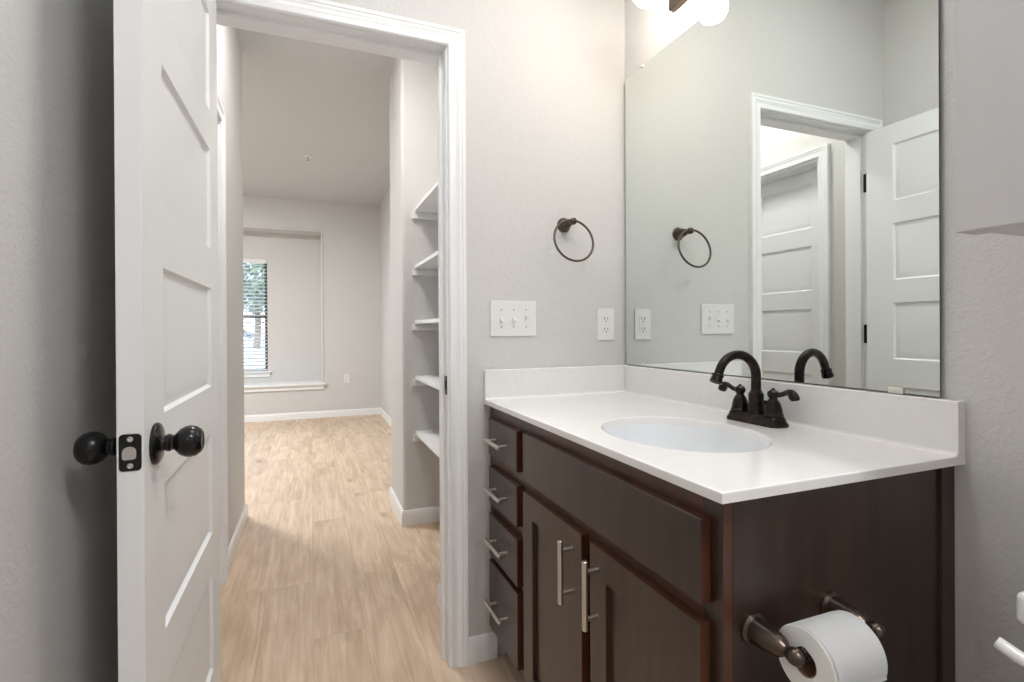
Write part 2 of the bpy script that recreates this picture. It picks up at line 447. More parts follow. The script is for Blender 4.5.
# ---- door casings and jambs
CAS = [(0, 0), (0, .010), (.004, .014), (.018, .011), (.026, .013), (.036, .018), (.044, .0165), (.047, .019), (.057, .019), (.057, 0)]
def casing(name, a0, a1, z, fmap, side=1):
    bm = bmesh.new(); sweep(bm, [(a0, 0.001), (a0, z), (a1, z), (a1, 0.001)], CAS, fmap, side); return obj(name, bm, M_TRIM, kind=st)
casing('trim_3', DX0-.003, DX1+.005, DZ+.003, lambda a, b, d: (a, YD-d, b))
casing('trim_4', DX0-.003, DX1+.005, DZ+.003, lambda a, b, d: (a, YD2+d, b))
bm = bmesh.new()
sweep(bm, [(DX0, 0), (DX0, DZ), (DX1, DZ), (DX1, 0)], [(0, YD-.001), (.019, YD-.001), (.019, YD2+.001), (0, YD2+.001)], lambda a, b, d: (a, d, b))
sweep(bm, [(DX0, 0), (DX0, DZ), (DX1, DZ), (DX1, 0)], [(0, YD+.040), (-.011, YD+.042), (-.011, YD+.072), (0, YD+.074)], lambda a, b, d: (a, d, b))
jamb = obj('trim_5', bm, M_TRIM, kind=st)
bm = B(DX1-.0022, DX1+.001, YD+.003, YD+.032, .900, .962, .0008)
box(bm, DX1-.0030, DX1-.002, YD+.010, YD+.024, .916, .946, 0, mi=1)
obj('strike_plate', bm, [M_BLACK, M_SLOT], jamb)
# hall door casing / jamb
casing('trim_6', HY0+.005, HY1-.005, 2.040, lambda a, b, d: (XL+d, a, b))
bm = bmesh.new()
sweep(bm, [(HY0+.019, 0), (HY0+.019, 2.026), (HY1-.019, 2.026), (HY1-.019, 0)], [(0, XL+.001), (.019, XL+.001), (.019, XL-T), (0, XL-T)], lambda a, b, d: (d, a, b))
sweep(bm, [(HY0+.019, 0), (HY0+.019, 2.026), (HY1-.019, 2.026), (HY1-.019, 0)], [(0, XL-.055), (-.011, XL-.055), (-.011, XL-.078), (0, XL-.078)], lambda a, b, d: (d, a, b))
obj('trim_7', bm, M_TRIM, kind=st)

# ---- doors (five raised panels)
PAN = [(.235, .490), (.590, .850), (.972, 1.227), (1.33, 1.586), (1.688, 1.944)]
RNG = [(.006, .0080), (.014, .0085), (.034, .0025)]
DW = .697; DT = .035
DFX = -.2425; DY0 = .948      # open door: front face plane and latch edge
bm = bmesh.new()
# a runs from latch edge (y=.982) to the hinge (y=1.642); front face x=-.250
slab(bm, DW, 2.022, DT, [(.117, DW-.117, a-.012, b-.012) for a, b in PAN], RNG, lambda a, b, d: (DFX-d, DY0+a, .012+b))
door = obj('door_1', bm, M_DOOR, kind=st)
KY, KZ = DY0+.060, .929
for sx, x0 in ((1, DFX), (-1, DFX-DT)):
    bm = bmesh.new(); M = axis_m((x0, KY, KZ), (sx, 0, 0))
    lathe(bm, [(0.034, 0), (.0345, .003), (.033, .006), (.029, .0085), (.020, .010), (.0135, .011), (.0125, .016), (.0145, .018), (.0145, .022), (.0125, .024), (.0125, .028),
               (.016, .031), (.0225, .037), (.0258, .045), (.0265, .052), (.0245, .060), (.0195, .0665), (.0155, .069), (.011, .0675), (0, .067)], M)
    if sx < 0: lathe(bm, [(.0035, .067), (.0035, .072), (.002, .0735), (0, .0735)], M, n=12)
    kn = obj('door_knob', bm, M_BLACK, door)
PX = DFX-.0175
bm = B(PX-.0145, PX+.0145, DY0-.0015, DY0+.0002, KZ-.0285, KZ+.0285, 0)
bmesh.ops.bevel(bm, geom=[e for e in bm.edges if abs((e.verts[0].co-e.verts[1].co).y) > .001], offset=.006, segments=4, profile=.5, affect='EDGES')
lp = obj('latch_plate', bm, M_BLACK, door)
bm = bmesh.new(); prism(bm, fillet([(PX-.0085, KZ-.010, .004), (PX+.0085, KZ-.010, .004), (PX+.0085, KZ+.010, .008), (PX-.0085, KZ+.010, .008)], 0), DY0-.0085, DY0-.0015, fmap=ym)
for v in bm.verts:
    if v.co.y < DY0-.007: v.co.y += max(0, (v.co.x-PX+.0085))*.25
obj('latch_bolt', bm, M_STEEL, lp)
for dz in (.0205, -.0205):
    bm = bmesh.new(); lathe(bm, [(.0042, 0), (.0042, .0008), (.0026, .0012), (.0012, .0004), (0, .0004)], axis_m((PX, DY0-.0015, KZ+dz), (0, -1, 0)), n=16)
    obj('screw', bm, M_STEEL, lp)
for z in (1.81, 1.085, .30):
    bm = bmesh.new()
    lathe(bm, [(0, -.048), (.004, -.047), (.0062, -.044), (.0062, .044), (.004, .047), (0, .048)], axis_m((DX0-.002, DY0+DW+.004, z), (0, 0, 1)), n=14)
    box(bm, DX0+.004, DFX-.002, DY0+DW+.0001, DY0+DW+.002, z-.044, z+.044)
    box(bm, DX0-.0005, DX0+.0015, DY0+DW+.008, DY0+DW+.042, z-.044, z+.044)
    obj('hinge', bm, M_BLACK, door)
# hall door
bm = bmesh.new()
hw = HY1-HY0-.042
slab(bm, hw, 2.012, DT, [(.10, hw-.10, a-.012, b-.012) for a, b in PAN], RNG, lambda a, b, d: (XL-.080-d, HY0+.021+a, .010+b))
hd = obj('door_2', bm, M_DOOR, kind=st)
bm = bmesh.new(); lathe(bm, [(0.033, 0), (.033, .005), (.027, .008), (.012, .010), (.012, .026), (.022, .034), (.026, .044), (.0255, .052), (.018, .062), (0, .064)], axis_m((XL-.080, HY1-.085, KZ), (1, 0, 0)))
obj('door_knob', bm, M_BLACK, hd)

# ---- far window
wf = bmesh.new()
xw = lambda a, b, d: (a, d, b)
sweep(wf, [(WX0, WZ0), (WX0, WZ1), (WX1, WZ1), (WX1, WZ0), (WX0, WZ0)][:4], [(0, YR+.06), (-.035, YR+.06), (-.035, YR+.11), (0, YR+.11)], xw, side=1)
box(wf, WX0, WX1, YR+.06, YR+.11, WZ0-.018, WZ0+.03); box(wf, WX0+.03, WX1-.03, YR+.065, YR+.105, 1.285, 1.33)
win = obj('window_1', wf, M_SASH, kind=st)
for z0_, z1_ in ((WZ0+.03, 1.285), (1.33, WZ1-.035)):
    obj('pane', B(WX0+.035, WX1-.035, YR+.080, YR+.084, z0_, z1_), M_GLASS, win)
bm = B(WX0-.04, WX1+.045, YR-.045, YR+.058, WZ0-.018, WZ0, .004)
box(bm, WX0-.02, WX1+.025, YR-.016, YR, WZ0-.075, WZ0-.018, .003)
obj('trim_8', bm, M_TRIM, kind=st)
bl = thing('window_blind', 'white horizontal slat blind lowered over the far room window', 'blind', ((WX0+WX1)/2, YR+.03, WZ1))
obj('headrail', B(WX0+.004, WX1-.004, YR+.004, YR+.050, WZ1-.055, WZ1-.002, .003), M_SLAT, bl)
bm = bmesh.new(); z = WZ1-.085
while z > WZ0+.05:
    vs = [bm.verts.new((x, YR+.027+d, z+dz)) for x in (WX0+.008, WX1-.008) for d, dz in ((-.024, -.010), (0, .001), (.024, .010))]
    for k in (0, 1): bm.faces.new([vs[k], vs[k+1], vs[k+4], vs[k+3]])
    z -= .046
g = bmesh.ops.solidify(bm, geom=bm.faces[:], thickness=.0022)
obj('slats', bm, M_SLAT, bl)
obj('bottom_rail', B(WX0+.008, WX1-.008, YR+.004, YR+.050, WZ0+.006, WZ0+.024, .003), M_SLAT, bl)
for x in (WX0+.12, WX1-.22):
    obj('ladder_cord', tube(bmesh.new(), [(x, YR+.0025, WZ1-.05), (x, YR+.0025, WZ0+.02)], .0011, n=6), M_SLAT, bl)

# ------------------------------------------------------------------ shelves in the hall nook
SZ = [.535, .853, 1.170, 1.487, 1.812]
ords = ['lowest', 'second from the bottom', 'middle', 'second from the top', 'topmost']
for z, w in zip(SZ, ords):
    s = thing('nook_shelf', 'white painted shelf in the hall nook, %s of the five' % w, 'shelf', (.74, 2.5, z-.02), 'white shelves in the hall nook')
    obj('board', B(.553, .929, YN0+.001, YN1-.001, z-.019, z, .002), M_TRIM, s)
    for y0, y1 in ((YN1-.019, YN1), (YN0, YN0+.019)):
        obj('cleat', B(.540, .929, y0, y1, z-.058, z-.0192, .003), M_TRIM, s)
    obj('back_cleat', B(.911, .929, YN0+.02, YN1-.02, z-.058, z-.0192, .002), M_TRIM, s)

# ------------------------------------------------------------------ vanity cabinet
VY0, VY1 = .592, YD-.0005
FX = .565                    # front of the face frame
van = thing('vanity_cabinet', 'dark espresso wood bathroom vanity cabinet with brushed nickel bar pulls', 'cabinet', (.83, 1.12, 0))
bm = bmesh.new()
box(bm, FX+.019, 1.102, VY0+.016, VY0+.019, .105, .863)
box(bm, FX+.019, 1.102, VY1-.018, VY1, .105, .863)
box(bm, FX+.019, 1.102, VY0+.02, VY1-.018, .105, .120); box(bm, 1.09, 1.102, VY0+.02, VY1-.018, .12, .863)
box(bm, FX+.019, 1.09, 1.337, 1.352, .12, .863)
obj('carcass', bm, M_CABIN, van)
obj('toe_kick', B(.635, .650, VY0+.02, VY1-.002, 0, .105), M_CABIN, van)
bm = bmesh.new()
fx0, fx1 = FX, FX+.0185
for y0, y1 in ((VY0, .632), (1.300, 1.378), (1.600, VY1)): box(bm, fx0, fx1, y0, y1, .105, .863, .0008, 1)
for y0, y1, zz in ((.632, 1.300, [(.105, .135), (.650, .705), (.815, .863)]), (1.378, 1.600, [(.105, .145), (.345, .385), (.500, .555), (.655, .712), (.815, .863)])):
    for a, b in zz: box(bm, fx0, fx1, y0, y1, a, b)
box(bm, fx0, fx1, .955, .980, .135, .650)
for f in bm.faces:
    if abs(f.normal.x) < .5: f.material_index = 1
obj('face_frame', bm, [M_CAB, M_CABE], van)
obj('end_panel', B(fx1, 1.072, VY0, VY0+.0155, 0, .863), M_CAB, van)
obj('scribe_strip', B(1.072, XR-.002, VY0-.006, VY0+.012, 0, .862, .002), M_CAB, van)
xm = lambda x0: (lambda a, b, d: (x0+d, a, b))
def edge_index(bm):
    bmesh.ops.recalc_face_normals(bm, faces=bm.faces); bm.normal_update()
    for f in bm.faces: f.material_index = 0 if abs(f.normal.x) > .6 else 1
def front(name, y0, y1, z0, z1, shaker=False):
    bm = bmesh.new()
    if shaker:
        slab(bm, y1-y0, z1-z0, .0195, [(.062, y1-y0-.062, .062, z1-z0-.062)], [(.0012, .0095)], lambda a, b, d: (.5452+d, y0+a, z0+b), both=False)
    else: box(bm, .5452, .5647, y0, y1, z0, z1, .0015, 1)
    edge_index(bm)
    for f in bm.faces:
        c_ = f.calc_center_median()
        if shaker and y0+.01 < c_.y < y1-.01 and z0+.01 < c_.z < z1-.01: f.material_index = 0
    return obj(name, bm, [M_CAB, M_CABE], van)
def pull(parent, y, z, vert):
    bm = bmesh.new(); L, sp, x = .071, .048, .5145
    d = Vector((0, 0, 1)) if vert else Vector((0, 1, 0)); c = Vector((x, y, z))
    tube(bm, [c-d*L, c-d*(L-.0015), c+d*(L-.0015), c+d*L], [.0052, .0064, .0064, .0052], n=18)
    for s in (-1, 1):
        p = c+d*sp*s; tube(bm, [p+Vector((.002, 0, 0)), (.5456, p.y, p.z)], .0050, n=14)
    obj('bar_pull', bm, M_NICKEL, parent)
front('false_front', .616, 1.316, .697, .827)
d = front('door', .986, 1.316, .118, .666, True); pull(d, 1.026, .573, True)
d = front('door', .619, .949, .118, .666, True); pull(d, .916, .573, True)
for z0_, z1_ in ((.704, .823), (.547, .665), (.374, .511), (.134, .355)):
    d = front('drawer', 1.363, 1.611, z0_, z1_); pull(d, 1.492, (z0_+z1_)/2, False)

# ------------------------------------------------------------------ countertop with moulded basin
CX0, CX1, CY0, CY1, CZ0, CZ1 = .5425, XR-.0005, .570, YD-.0005, .8645, .8805
top = thing('vanity_countertop', 'glossy white moulded vanity top with backsplash and oval basin', 'countertop', (.83, 1.11, CZ0))
SX, SY, SA, SB = .780, .948, .164, .203
bm = bmesh.new()
corners = [(CX0, CY0), (CX1, CY0), (CX1, CY1), (CX0, CY1)]
angs = sorted(set([round(2*pi*i/96, 6) for i in range(96)] + [round(math.atan2(y-SY, x-SX) % (2*pi), 6) for x, y in corners]))
def edge_pt(t):
    dx, dy = cos(t), sin(t); k = 1e9
    if dx > 1e-9: k = min(k, (CX1-SX)/dx)
    if dx < -1e-9: k = min(k, (CX0-SX)/dx)
    if dy > 1e-9: k = min(k, (CY1-SY)/dy)
    if dy < -1e-9: k = min(k, (CY0-SY)/dy)
    return SX+dx*k, SY+dy*k
def ell(t, s=1.0):
    k = 1/math.sqrt((cos(t)/SA)**2+(sin(t)/SB)**2); return SX+cos(t)*k*s, SY+sin(t)*k*s
def clampi(p, r):
    return (min(max(p[0], CX0+r), CX1-r), min(max(p[1], CY0+r), CY1-r))
outer = [[bm.verts.new((*(edge_pt(t) if ins == 0 else clampi(edge_pt(t), ins)), z)) for t in angs] for ins, z in
         ((0, CZ0), (0, CZ1-.003), (.001, CZ1-.001), (.003, CZ1), (.0045, CZ1))]
inner = [[bm.verts.new((*ell(t, s), z)) for t in angs] for s, z in ((1.03, CZ1), (1.016, CZ1), (1.005, CZ1-.0012), (1.0, CZ1-.004), (.985, CZ0-.002))]
chain = outer + inner
for a, b in zip(chain, chain[1:]):
    for i in range(len(angs)):
        j = (i+1) % len(angs); bm.faces.new([a[i], a[j], b[j], b[i]])
for i in range(len(angs)):
    j = (i+1) % len(angs); bm.faces.new([chain[0][i], chain[0][j], chain[-1][j], chain[-1][i]])
obj('top_slab', bm, M_MARBLE, top)
def splash(pts, name):
    bm = bmesh.new(); prism(bm, pts, CZ1-.001, .980)
    es = [e for e in bm.edges if all(v.co.z > .97 for v in e.verts)]
    bmesh.ops.bevel(bm, geom=es, offset=.003, segments=3, profile=.5, affect='EDGES')
    obj(name, bm, M_MARBLE, top)
splash([(XR-.022, CY0), (CX1, CY0), (CX1, CY1), (XR-.022, CY1)], 'backsplash')
splash([(CX0, YD-.020), (XR-.0225, YD-.020), (XR-.0225, CY1), (CX0, CY1)], 'side_splash')
bm = bmesh.new()   # coved joint between slab and splash
cove = [(0, 0), (.007, 0), (.0035, .0012), (.0012, .0035), (0, .007)]
sweep(bm, [(XR-.022, CY0+.001), (XR-.022, YD-.020), (CX0+.001, YD-.020)], cove, lambda a, b, d: (a, b, CZ1+d-.0003), side=1)
obj('cove_joint', bm, M_MARBLE, top)
bm = bmesh.new()
prof = [(.990, CZ0-.001), (.972, CZ0-.008), (.955, CZ0-.020), (.93, CZ0-.035), (.90, CZ0-.055), (.84, CZ0-.080), (.74, CZ0-.105), (.60, CZ0-.122), (.42, CZ0-.133), (.22, CZ0-.138), (.12, CZ0-.140)]
Mx = Matrix.Translation((SX, SY, 0))
lathe(bm, prof, Mx, n=72, sx=SA, sy=SB, caps=False)
lathe(bm, [(r+.03, z-.004) for r, z in prof[::-1]], Mx, n=72, sx=SA, sy=SB, caps=False)
M_BASIN = mat('basin_gelcoat', (.76, .78, .805), rough=.14)
bas = obj('basin', bm, M_BASIN, top, recalc=True)
bm = bmesh.new(); lathe(bm, [(0, -.002), (.026, -.002), (.027, .001), (.022, .003), (.018, .001), (.016, .004), (0, .006)], Matrix.Translation((SX, SY, CZ0-.139)), n=32)
obj('drain', bm, M_BRONZE, bas)

# ------------------------------------------------------------------ faucet
FY, FXC, FZ = .965, 1.028, CZ1+.0003
fa = thing('sink_faucet', 'dark oil rubbed bronze two handle faucet with high arc spout behind the basin', 'faucet', (FXC, FY, FZ))
def oval(w, l, r, k=8):
    out = []
    for cx_, cy_, a0 in ((w-r, l-r, 0), (-(w-r), l-r, pi/2), (-(w-r), -(l-r), pi), (w-r, -(l-r), 3*pi/2)):
        for i in range(k+1): out.append((cx_+r*cos(a0+i/k*pi/2), cy_+r*sin(a0+i/k*pi/2)))
    return out
bm = bmesh.new(); rings = []
for w, l, z in ((.0280, .0800, 0), (.0285, .0805, .004), (.0270, .0790, .008), (.0235, .0755, .014), (.0225, .0745, .020), (.019, .071, .0235), (.010, .062, .0240)):
    rings.append([bm.verts.new((FXC+p[0]*(1-.16*max(0, 1-abs(p[1])/.045)), FY+p[1], FZ+z)) for p in oval(w, l, min(w*.72, .02))])
for a, b in zip(rings, rings[1:]):
    for i in range(len(a)): bm.faces.new([a[i], a[(i+1) % len(a)], b[(i+1) % len(a)], b[i]])
bm.faces.new(rings[0]); bm.faces.new(rings[-1])
obj('base_plate', bm, M_BRONZE, fa)
bm = bmesh.new()
lathe(bm, [(.020, .0235), (.0205, .030), (.0185, .040), (.0175, .055), (.0180, .066), (.0172, .074), (.0140, .0755), (.0140, .079), (.0125, .080)], Matrix.Translation((FXC, FY, FZ)), n=36)
sp = []
x_up, x_dn, rr = FXC, .914, .054
Y_DN = .010
zc = 1.0615-.0115-rr
for i in range(6): sp.append((x_up, FY, FZ+.078+(zc-FZ-.078)*i/5))
for i in range(1, 24):
    t = pi*i/23*.88; sp.append((x_up-rr+rr*cos(t), FY+Y_DN*(1-cos(t))/2, zc+rr*sin(t)))
sp.append((x_dn+.002, FY+Y_DN, zc+.003))
tube(bm, sp, [.0118]*6+[.0118-.0012*min(1, i/20) for i in range(24)], n=24)
obj('spout', bm, M_BRONZE, fa)
bm = bmesh.new(); lathe(bm, [(.0108, -.001), (.0140, .0005), (.0140, .004), (.0122, .005), (.0132, .007), (.0150, .018), (.0150, .0205), (.0115, .0212), (.010, .018), (0, .018)], axis_m((x_dn+.0035, FY+Y_DN, zc+.007), (-.368, 0, -.93)), n=28)
obj('aerator', bm, M_BRONZE, fa)
for s, L in ((1, .051), (-1, .065)):
    cy_ = FY+.0508*s
    bm = bmesh.new()
    lathe(bm, [(.0225, .0235), (.0232, .026), (.0215, .029), (.0205, .030), (.0205, .032), (.0195, .040), (.0165, .052), (.0125, .060), (.0095, .063), (.0090, .067), (.0120, .070), (.0135, .075), (.0125, .081), (.0075, .0855), (.004, .087), (.0045, .0885), (.0025, .0905), (0, .091)], Matrix.Translation((FXC, cy_, FZ)), n=32)
    hb = obj('handle_body', bm, M_BRONZE, fa)
    bm = bmesh.new()
    z = FZ+.0745
    ctrl = [(FXC, cy_+s*.002, z+.003), (FXC-.002, cy_+s*.016, z+.002), (FXC-.004, cy_+s*L*.42, z+.004), (FXC-.006, cy_+s*L*.66, z+.010), (FXC-.008, cy_+s*L*.86, z+.009), (FXC-.009, cy_+s*L, z+.001), (FXC-.009, cy_+s*(L+.002), z-.006)]
    sp = spline(ctrl, 6); n_ = len(sp)
    tube(bm, sp, [.0068 - .0018*sin(pi*min(1, i/n_*1.5)) + .004*max(0, min(1, (i/n_-.45)/.3))*(1 if i < n_-3 else (n_-i)/4) for i in range(n_)], n=14, sq=(.8, 1.15))
    obj('lever', bm, M_BRONZE, hb)
bm = bmesh.new(); tube(bm, [(FXC+.030, FY, FZ+.001), (FXC+.030, FY, FZ+.045)], .0022, n=10); lathe(bm, [(0, .043), (.005, .044), (.006, .049), (.004, .053), (0, .054)], Matrix.Translation((FXC+.030, FY, FZ)), n=16)
obj('lift_rod', bm, M_BRONZE, fa)

# ------------------------------------------------------------------ mirror with clips
MY0, MY1, MZ0, MZ1 = .6055, YD-.017, .9835, 2.052
mi_ = thing('wall_mirror', 'large frameless rectangular wall mirror above the vanity backsplash', 'mirror', (XR-.003, (MY0+MY1)/2, MZ0))
bm = B(XR-.010, XR-.006, MY0, MY1, MZ0, MZ1); bm.normal_update()
for f in bm.faces: f.material_index = 0 if f.normal.x < -.5 else 1
obj('glass', bm, [M_MIRROR, M_MEDGE], mi_)
for y, z, s in ((1.53, MZ1, -1), (.77, MZ1, -1), (.682, MZ0, 1), (1.53, MZ0, 1)):
    bm = bmesh.new()
    sgn = s
    big = (y < .7)
    hw_, hh = (.014, .010) if big else (.006, .007)
    box(bm, XR-.0145, XR-.0102, y-hw_, y+hw_, min(z-sgn*.002, z+sgn*hh), max(z-sgn*.002, z+sgn*hh), .001)
    if sgn < 0: box(bm, XR-.0145, XR, y-hw_, y+hw_, z+.0004, z+.003, .0005)
    lathe(bm, [(.003, 0), (.003, .001), (0, .0015)], axis_m((XR-.0145, y, z+sgn*hh*.4), (-1, 0, 0)), n=10)
    obj('mirror_clip', bm, M_CLIP, mi_)

# ------------------------------------------------------------------ vanity light
vl = thing('vanity_light', 'bronze bar wall light with lit frosted globes above the mirror', 'light fixture', (XR, 1.13, 2.2))
obj('back_plate', B(XR-.022, XR, .865, 1.372, 2.150, 2.262, .006), M_BRZHI, vl)
for y in (1.322, 1.130, .938):
    bm = bmesh.new()
    tube(bm, spline([(XR-.02, y, 2.215), (XR-.06, y, 2.235), (XR-.105, y, 2.262), (.976, y, 2.268), (.976, y, 2.250)], 6), .009, n=12)
    lathe(bm, [(.012, .0), (.030, -.004), (.032, -.026), (.028, -.030)], Matrix.Translation((.976, y, 2.262)), n=28)
    obj('arm', bm, M_BRZHI, vl)
    bm = bmesh.new()
    lathe(bm, [(.027, 2.226), (.033, 2.216), (.041, 2.198), (.0465, 2.176), (.0485, 2.156), (.046, 2.137), (.036, 2.121), (.022, 2.1135), (0, 2.1115)], Matrix.Translation((.976, y, .007)), n=32)
    obj('lamp_globe', bm, M_GLOBE, vl)

# ------------------------------------------------------------------ ceiling lamps (out of frame; all but the hall one added as fill)
def disc_lamp(x, y, r, M, label):
    t = thing('unseen_ceiling_light', label, 'light fixture', (x, y, H))
    bm = bmesh.new(); lathe(bm, [(r+.02, H), (r+.02, H-.02), (r+.004, H-.026), (r+.002, H-.02)], Matrix.Translation((x, y, 0)), n=48, caps=False); obj('rim', bm, M_TRIM, t)
    bm = bmesh.new(); lathe(bm, [(r, H-.018), (r*.9, H-.034), (r*.6, H-.044), (0, H-.048)], Matrix.Translation((x, y, 0)), n=48, caps=False); obj('diffuser', bm, M, t)
disc_lamp(.34, .88, .20, M_DISC, 'round white fill light added out of view above the bathroom floor near the vanity')
disc_lamp(.62, -.55, .23, M_DISCB, 'round white fill light added out of view at the rear end of the bathroom')
disc_lamp(.05, 2.35, .15, M_DISCH, 'round white flush ceiling lamp in the hall by the closed door')
disc_lamp(-1.5, 5.0, .30, M_DISCR, 'round white fill light added out of view on the far room ceiling')

# ------------------------------------------------------------------ towel ring
TX, TZ = .849, 1.4895
tr = thing('towel_ring', 'bronze towel ring hanging on the wall above the light switches', 'towel ring', (TX, YD, TZ))
bm = bmesh.new()
lathe(bm, [(.026, 0), (.026, .004), (.0225, .007), (.0205, .010), (.0195, .014), (.0170, .028), (.0135, .042), (.0105, .052), (.0080, .057), (.0075, .060), (.0115, .065), (.013, .072), (.0115, .080), (.006, .085), (0, .086)], axis_m((TX, YD, TZ), (0, -1, 0)), n=32)
obj('wall_post', bm, M_BRZHI, tr)
bm = bmesh.new(); rr = .0745; tl = math.asin(.032/(2*rr))
pts = []
for i in range(72):
    a = 2*pi*i/72; h_ = rr*(cos(a)-1); pts.append((TX-.006+rr*sin(a), YD-.073+h_*sin(tl), TZ+.004+h_*cos(tl)))
tube(bm, pts, .0040, n=12, closed=True)
obj('ring', bm, M_BRZHI, tr)

# ------------------------------------------------------------------ switches and outlets
def screw_y(bm, x, y, z, mi=0): lathe(bm, [(.0028, 0), (.0024, .0010), (0, .0012)], axis_m((x, y, z), (0, -1, 0)), n=12, mi=mi)
sw = thing('switch_plate', 'white three toggle light switch plate beside the door casing', 'light switch', (.6515, YD, 1.153))
bm = B(.5665, .7365, YD-.006, YD, 1.092, 1.215, .003)
obj('cover_plate', bm, M_PLATE, sw)
for k, x in enumerate((.6055, .6515, .6975)):
    dn = -1 if k < 2 else 1
    bm = B(x-.0055, x+.0055, YD-.0068, YD-.0058, 1.141, 1.166, .0005)
    vs = [(x-.004, YD-.006, 1.1535-.006), (x+.004, YD-.006, 1.1535-.006), (x+.004, YD-.006, 1.1535+.006), (x-.004, YD-.006, 1.1535+.006)]
    tube(bm, [(x, YD-.006, 1.1535), (x, YD-.013, 1.1535+dn*.006), (x, YD-.018, 1.1535+dn*.0105)], [.0050, .0044, .0038], n=10)
    obj('toggle', bm, [M_PLATE, M_SLOT], sw)
    for z in (1.1835, 1.1235):
        bm = bmesh.new(); screw_y(bm, x, YD-.006, z); obj('screw', bm, M_SLOT if False else M_STEEL, sw)
def outlet(x0, x1, z0, z1, y, label, group=None, decora=True):
    t = thing('wall_outlet', label, 'outlet', ((x0+x1)/2, y, (z0+z1)/2)); cx_, cz = (x0+x1)/2, (z0+z1)/2
    obj('cover_plate', B(x0, x1, y-.006, y, z0, z1, .0025), M_PLATE, t)
    bm = bmesh.new()
    if decora: box(bm, cx_-.0175, cx_+.0175, y-.0078, y-.0055, cz-.0345, cz+.0345, .001)
    for s in (1, -1):
        zz = cz+s*.0195
        if not decora: lathe(bm, [(.0165, 0), (.0165, .002), (0, .002)], axis_m((cx_, y-.006, zz), (0, -1, 0)), n=24)
        for dx, hh in ((-.0065, .005), (.0065, .004)): box(bm, cx_+dx-.0011, cx_+dx+.0011, y-.0085, y-.0075, zz-hh+.002, zz+hh+.002, 0, mi=1)
        lathe(bm, [(.0024, 0), (.0024, .0006), (0, .0006)], axis_m((cx_, y-.0078, zz-.0085), (0, -1, 0)), n=10, mi=1)
    if decora:
        for s, dx in ((1, 0), (-1, 0)): box(bm, cx_-.006, cx_+.006, y-.0092, y-.0078, cz+s*.0042-.0028, cz+s*.0042+.0028, .0006)
    obj('receptacle', bm, [M_PLATE, M_SLOT], t)
outlet(.9835, 1.0560, 1.0735, 1.1925, YD, 'white safety outlet on the wall next to the mirror edge')
outlet(.392, .462, .435, .550, YF, 'white outlet low on the far room wall right of the window recess', decora=False)

# ------------------------------------------------------------------ paper holder and roll
PY = VY0-.0005
def ph(x, z, mirror):
    bm = bmesh.new(); M = axis_m((x, PY, z), (0, -1, 0))
    lathe(bm, [(.0235, 0), (.0235, .004), (.0215, .006), (.0195, .008), (.0190, .014), (.0185, .026), (.0175, .040), (.0145, .051), (.0100, .057), (.0080, .060)], M, n=32)
    lathe(bm, [(.0080, .058), (.0078, .062), (.0095, .065), (.0118, .071), (.0118, .076), (.0095, .082), (.005, .0855), (0, .086)], M, n=28)
    return bm
hx0, hx1, hz = .621, .787, .660
hold = thing('paper_holder', 'bronze two post toilet paper holder mounted on the vanity end panel', 'toilet paper holder', (.70, PY, hz))
obj('post', ph(hx0, hz, 1), M_BRZHI, hold); obj('post', ph(hx1, hz, -1), M_BRZHI, hold)
AY = PY-.0735
bm = bmesh.new(); tube(bm, [(hx0+.010, AY, hz), (hx0+.030, AY, hz)], .0075, n=16); tube(bm, [(hx0+.028, AY, hz), (hx1-.028, AY, hz)], .0095, n=16); tube(bm, [(hx1-.030, AY, hz), (hx1-.010, AY, hz)], .0075, n=16)
pts = []
for i in range(60): t = i/59; pts.append((hx0+.011+.017*t, AY+.0085*cos(2*pi*5*t), hz+.0085*sin(2*pi*5*t)))
tube(bm, pts, .0012, n=6)
obj('roller', bm, M_BLACK, hold)
rl = thing('toilet_paper_roll', 'white roll of toilet paper on the holder with its loose end hanging in front', 'toilet paper', (.70, AY, hz-.07))
x0_, x1_ = .637, .732; RC = (AY-.001, hz-.0115); RO, RI = .0475, .0190
bm = bmesh.new()
lathe(bm, [(RI, x0_), (RO-.002, x0_), (RO, x0_+.002), (RO, x1_-.002), (RO-.002, x1_), (RI, x1_)], Matrix(((0, 0, 1, 0), (1, 0, 0, RC[0]), (0, 1, 0, RC[1]), (0, 0, 0, 1))), n=64, caps=False)
obj('paper', bm, M_PAPER, rl)
bm = bmesh.new()
lathe(bm, [(RI, x0_+.0005), (RI, x1_-.0005), (RI-.0015, x1_-.0005), (RI-.0015, x0_+.0005), (RI, x0_+.0005)], Matrix(((0, 0, 1, 0), (1, 0, 0, RC[0]), (0, 1, 0, RC[1]), (0, 0, 0, 1))), n=40, caps=False)
obj('cardboard_core', bm, M_CARD, rl)
# loose sheet: wraps over the top and hangs down the front
bm = bmesh.new(); rows = []
prof_s = []
for i in range(22):
    a = pi*.36 + i/21*(pi*.72); k_ = (RO+.0006+.0032*min(1, i/12)); prof_s.append((RC[0]+k_*cos(a), RC[1]+k_*sin(a)))
yy, zz_ = prof_s[-1]
for i in range(1, 2): prof_s.append((yy-.0008*i, zz_-.0035*i))
for x in [x0_+.0005+(x1_-x0_-.001)*k/6 for k in range(7)]:
    rows.append([bm.verts.new((x, p[0], p[1]+(.0018*sin(x*90) if i > 22 else 0))) for i, p in enumerate(prof_s)])
for a, b in zip(rows, rows[1:]):
    for i in range(len(a)-1): bm.faces.new([a[i], a[i+1], b[i+1], b[i]])
bmesh.ops.solidify(bm, geom=bm.faces[:], thickness=.0006)
obj('loose_sheet', bm, M_PAPER, rl)

